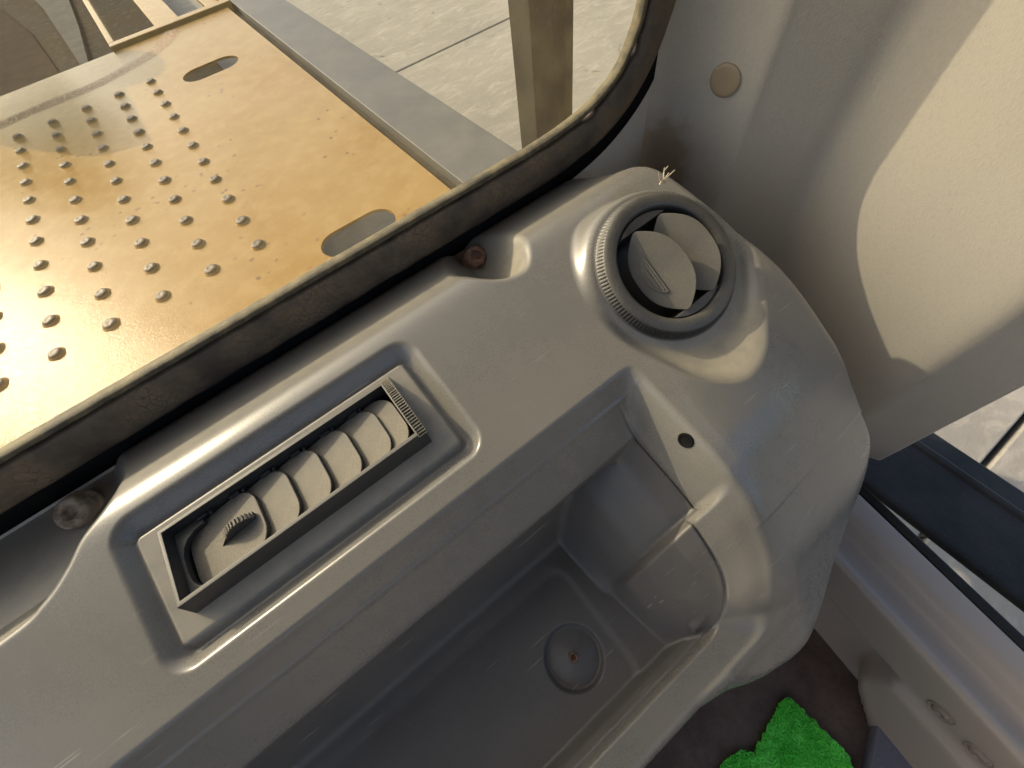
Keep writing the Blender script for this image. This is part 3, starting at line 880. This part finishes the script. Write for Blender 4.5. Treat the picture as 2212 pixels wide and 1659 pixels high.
# ------------------------------------------------------------------ outside deck in front of the cab
PZ = -.35
deck = empty('deck_plate', (-.4, 1.6, PZ))
tag(deck, 'sunlit tan painted steel deck with rows of raised anti slip bumps and two slots', 'deck')
def capsule(cx_, cy_, hw, hr, n=12):
    P_ = []
    for k in range(n + 1):
        a = -math.pi / 2 + math.pi * k / n; P_.append((cx_ + hw + hr * math.cos(a), cy_ + hr * math.sin(a)))
    for k in range(n + 1):
        a = math.pi / 2 + math.pi * k / n; P_.append((cx_ - hw + hr * math.cos(a), cy_ + hr * math.sin(a)))
    return P_
outer = [(-3.2, .45), (.40, .45), (.40, 2.815), (-3.2, 2.815)]
holes = [capsule(.148, .930, .050, .049), capsule(.148, 2.225, .048, .062)]
bm = bmesh.new()
def add_loop(P_):
    vs = [bm.verts.new((p[0] + .4, p[1] - 1.6, 0)) for p in P_]
    es = [bm.edges.new((vs[i], vs[(i + 1) % len(vs)])) for i in range(len(vs))]
    return es
es = add_loop(outer)
for h in holes: es += add_loop(h)
bmesh.ops.triangle_fill(bm, edges=es, use_beauty=True)
cent = [(h[0], h) for h in holes]
bad = []
for f in bm.faces:
    c = f.calc_center_median()
    for h in holes:
        if sdf_poly(np.array([c.x - .4]), np.array([c.y + 1.6]), h)[0] < -1e-5: bad.append(f); break
if bad: bmesh.ops.delete(bm, geom=bad, context='FACES_ONLY')
r = bmesh.ops.extrude_face_region(bm, geom=bm.faces[:])
for v in [g for g in r['geom'] if isinstance(g, bmesh.types.BMVert)]: v.co.z -= .008
bobj('plate', bm, 'paint', deck)
# anti slip bumps: worn dark tops on a painted skirt
V, F = lathe([(.0265, .0002), (.0235, .0022), (.0205, .0062)], 22)
sk = bpy.data.meshes.new('bump_skirt'); sk.from_pydata(V, [], F); sk.materials.append(MAT['paint'])
V, F = lathe([(.0206, .0060), (.0190, .0090), (.0150, .0112), (.0095, .0120), (.0060, .0114), (.0030, .0110), (.0001, .0110)], 22)
tp = bpy.data.meshes.new('bump_top'); tp.from_pydata(V, [], F); tp.materials.append(MAT['worn'])
for me in (sk, tp): me.polygons.foreach_set('use_smooth', [True] * len(me.polygons))
for i in range(9):
    for j in range(11):
        x = -.0645 - .1210 * i; y = 1.077 + .1254 * j
        s_ = .86 + .1 * random.random()
        o = link(bpy.data.objects.new('tread_bump', sk), deck); o.location = (x + .4, y - 1.6, 0)
        o.scale = (s_ * .84, s_ * .84, .75); o.rotation_euler = (0, 0, random.random() * 6)
        q = link(bpy.data.objects.new('worn_top', tp), o)
# brown hose rub mark, a film of dirt lying on the plate
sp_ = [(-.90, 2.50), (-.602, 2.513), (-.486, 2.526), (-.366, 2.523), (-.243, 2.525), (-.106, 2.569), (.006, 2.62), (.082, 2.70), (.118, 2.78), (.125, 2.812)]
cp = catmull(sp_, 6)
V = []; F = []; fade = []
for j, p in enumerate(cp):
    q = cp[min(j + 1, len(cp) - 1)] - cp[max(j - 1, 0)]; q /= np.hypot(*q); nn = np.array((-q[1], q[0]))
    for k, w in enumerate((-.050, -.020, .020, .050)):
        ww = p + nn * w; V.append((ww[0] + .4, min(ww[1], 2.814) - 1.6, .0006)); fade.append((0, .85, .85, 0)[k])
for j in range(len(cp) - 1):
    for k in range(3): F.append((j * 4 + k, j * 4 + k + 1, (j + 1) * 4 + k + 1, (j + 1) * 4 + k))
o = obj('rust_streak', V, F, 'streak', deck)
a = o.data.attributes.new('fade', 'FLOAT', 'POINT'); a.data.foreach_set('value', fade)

hatch = empty('hatch_frame', (.15, 2.83, PZ))
tag(hatch, 'tan steel hatch frame with open bays ahead of the bumped deck', 'frame')
def hb(name, x0, x1, y0, y1, z0=-.06, z1=.0, mat='paint'):
    bm = bmesh.new(); box(bm, x0 - .15, x1 - .15, y0 - 2.83, y1 - 2.83, z0, z1)
    return bobj(name, bm, mat, hatch, bevel=.004)
hb('front_rail', -.125, .425, 2.822, 2.875, -.05, .016)
hb('side_rail', -.125, -.098, 2.875, 6.5, -.05, .016)
hb('side_rail', .400, .425, 2.875, 6.5, -.05, .016)
hb('cross_bar', .085, .20, 2.875, 6.5, -.03, -.004)
hb('side_panel', .335, .400, 2.95, 6.5, -.03, -.008)

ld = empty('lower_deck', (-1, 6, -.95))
tag(ld, 'dirty lower steel deck, shade painted into its dark colour, with a pale strip beyond the tan plate', 'deck')
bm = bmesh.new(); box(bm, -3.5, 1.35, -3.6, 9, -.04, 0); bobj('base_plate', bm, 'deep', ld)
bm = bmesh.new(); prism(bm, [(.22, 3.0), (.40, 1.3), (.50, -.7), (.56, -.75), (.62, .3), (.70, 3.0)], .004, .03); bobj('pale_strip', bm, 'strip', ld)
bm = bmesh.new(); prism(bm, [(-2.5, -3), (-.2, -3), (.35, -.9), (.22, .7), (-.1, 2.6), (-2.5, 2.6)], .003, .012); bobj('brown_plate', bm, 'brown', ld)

beam = empty('side_beam', (.53, 1.6, PZ))
tag(beam, 'flat grey steel beam running along the right edge of the tan deck', 'beam')
bm = bmesh.new(); box(bm, -.092, .089, -1.15, 6, -.10, 0); bobj('beam_body', bm, 'beam', beam, bevel=.003)
bm = bmesh.new(); box(bm, -.128, -.0935, -1.15, 6, -.10, -.03); bobj('edge_strip', bm, 'beamside', beam)

post = empty('rail_post', (.699, .875, -.9))
tag(post, 'dark grey upright steel channel post beside the grey beam', 'post')
bm = bmesh.new(); prism(bm, [(.628 - .685, .9135 - .875), (.628 - .685, .842 - .875), (.690 - .685, .842 - .875), (.692 - .685, .850 - .875), (.722 - .685, .850 - .875), (.724 - .685, .842 - .875), (.7465 - .685, .842 - .875), (.7465 - .685, .9135 - .875)], 0, 2.2)
bobj('post_body', bm, 'post', post, bevel=.002)

# added unseen plate on the left, cut to the deck shadow it casts
sh = [(-2.6, 2.45), (-.611, 2.329), (-.49, 2.144), (-.352, 1.936), (-.257, 1.882), (-.162, 1.854), (-.158, 2.083), (-.155, 2.373), (-.083, 2.357), (-.02, 2.355), (.019, 2.426), (.027, 2.502), (.011, 2.613), (-.042, 2.721), (-.13, 2.83), (-.2, 3.6), (-2.6, 3.6)]
bl = bmesh.new()
t0, t1 = .70, .78
A = [bl.verts.new((p[0] + SUN.x * t0, p[1] + SUN.y * t0, PZ + SUN.z * t0)) for p in sh]
Bv = [bl.verts.new((p[0] + SUN.x * t1, p[1] + SUN.y * t1, PZ + SUN.z * t1)) for p in sh]
bl.faces.new(A[::-1]); bl.faces.new(Bv)
for i in range(len(sh)): bl.faces.new((A[i], A[(i + 1) % len(sh)], Bv[(i + 1) % len(sh)], Bv[i]))
bo = bobj('shadow_plate', bl, 'beamside')
tag(bo, 'dark plate added out of view, cut to cast the shadow on the tan deck', 'shadow plate')

# ------------------------------------------------------------------ wisp of dry straw caught on the pod
st = bmesh.new()
def straw(p0, p1, r_=.0006):
    p0 = Vector(p0); p1 = Vector(p1); d = (p1 - p0); L = d.length
    mt = Matrix.Translation(p0) @ d.to_track_quat('Z', 'Y').to_matrix().to_4x4()
    bmesh.ops.create_cone(st, cap_ends=True, segments=5, radius1=r_, radius2=r_ * .5, depth=L, matrix=mt @ Matrix.Translation((0, 0, L / 2)))
for k in range(9):
    a = (random.uniform(-.004, .004), random.uniform(-.002, .002), 0)
    straw(a, (random.uniform(-.006, .018), random.uniform(-.003, .006), random.uniform(.002, .012)), .0008)
straw((.002, 0, 0), (.006, .005, .012), .0009); straw((.005, .004, .009), (.010, .004, .012), .0007)
so2 = bobj('straw_wisp', st, 'straw'); so2.location = (.318, .223, .030)
tag(so2, 'tiny wisp of dry straw caught on top of the round vent rim', 'straw')
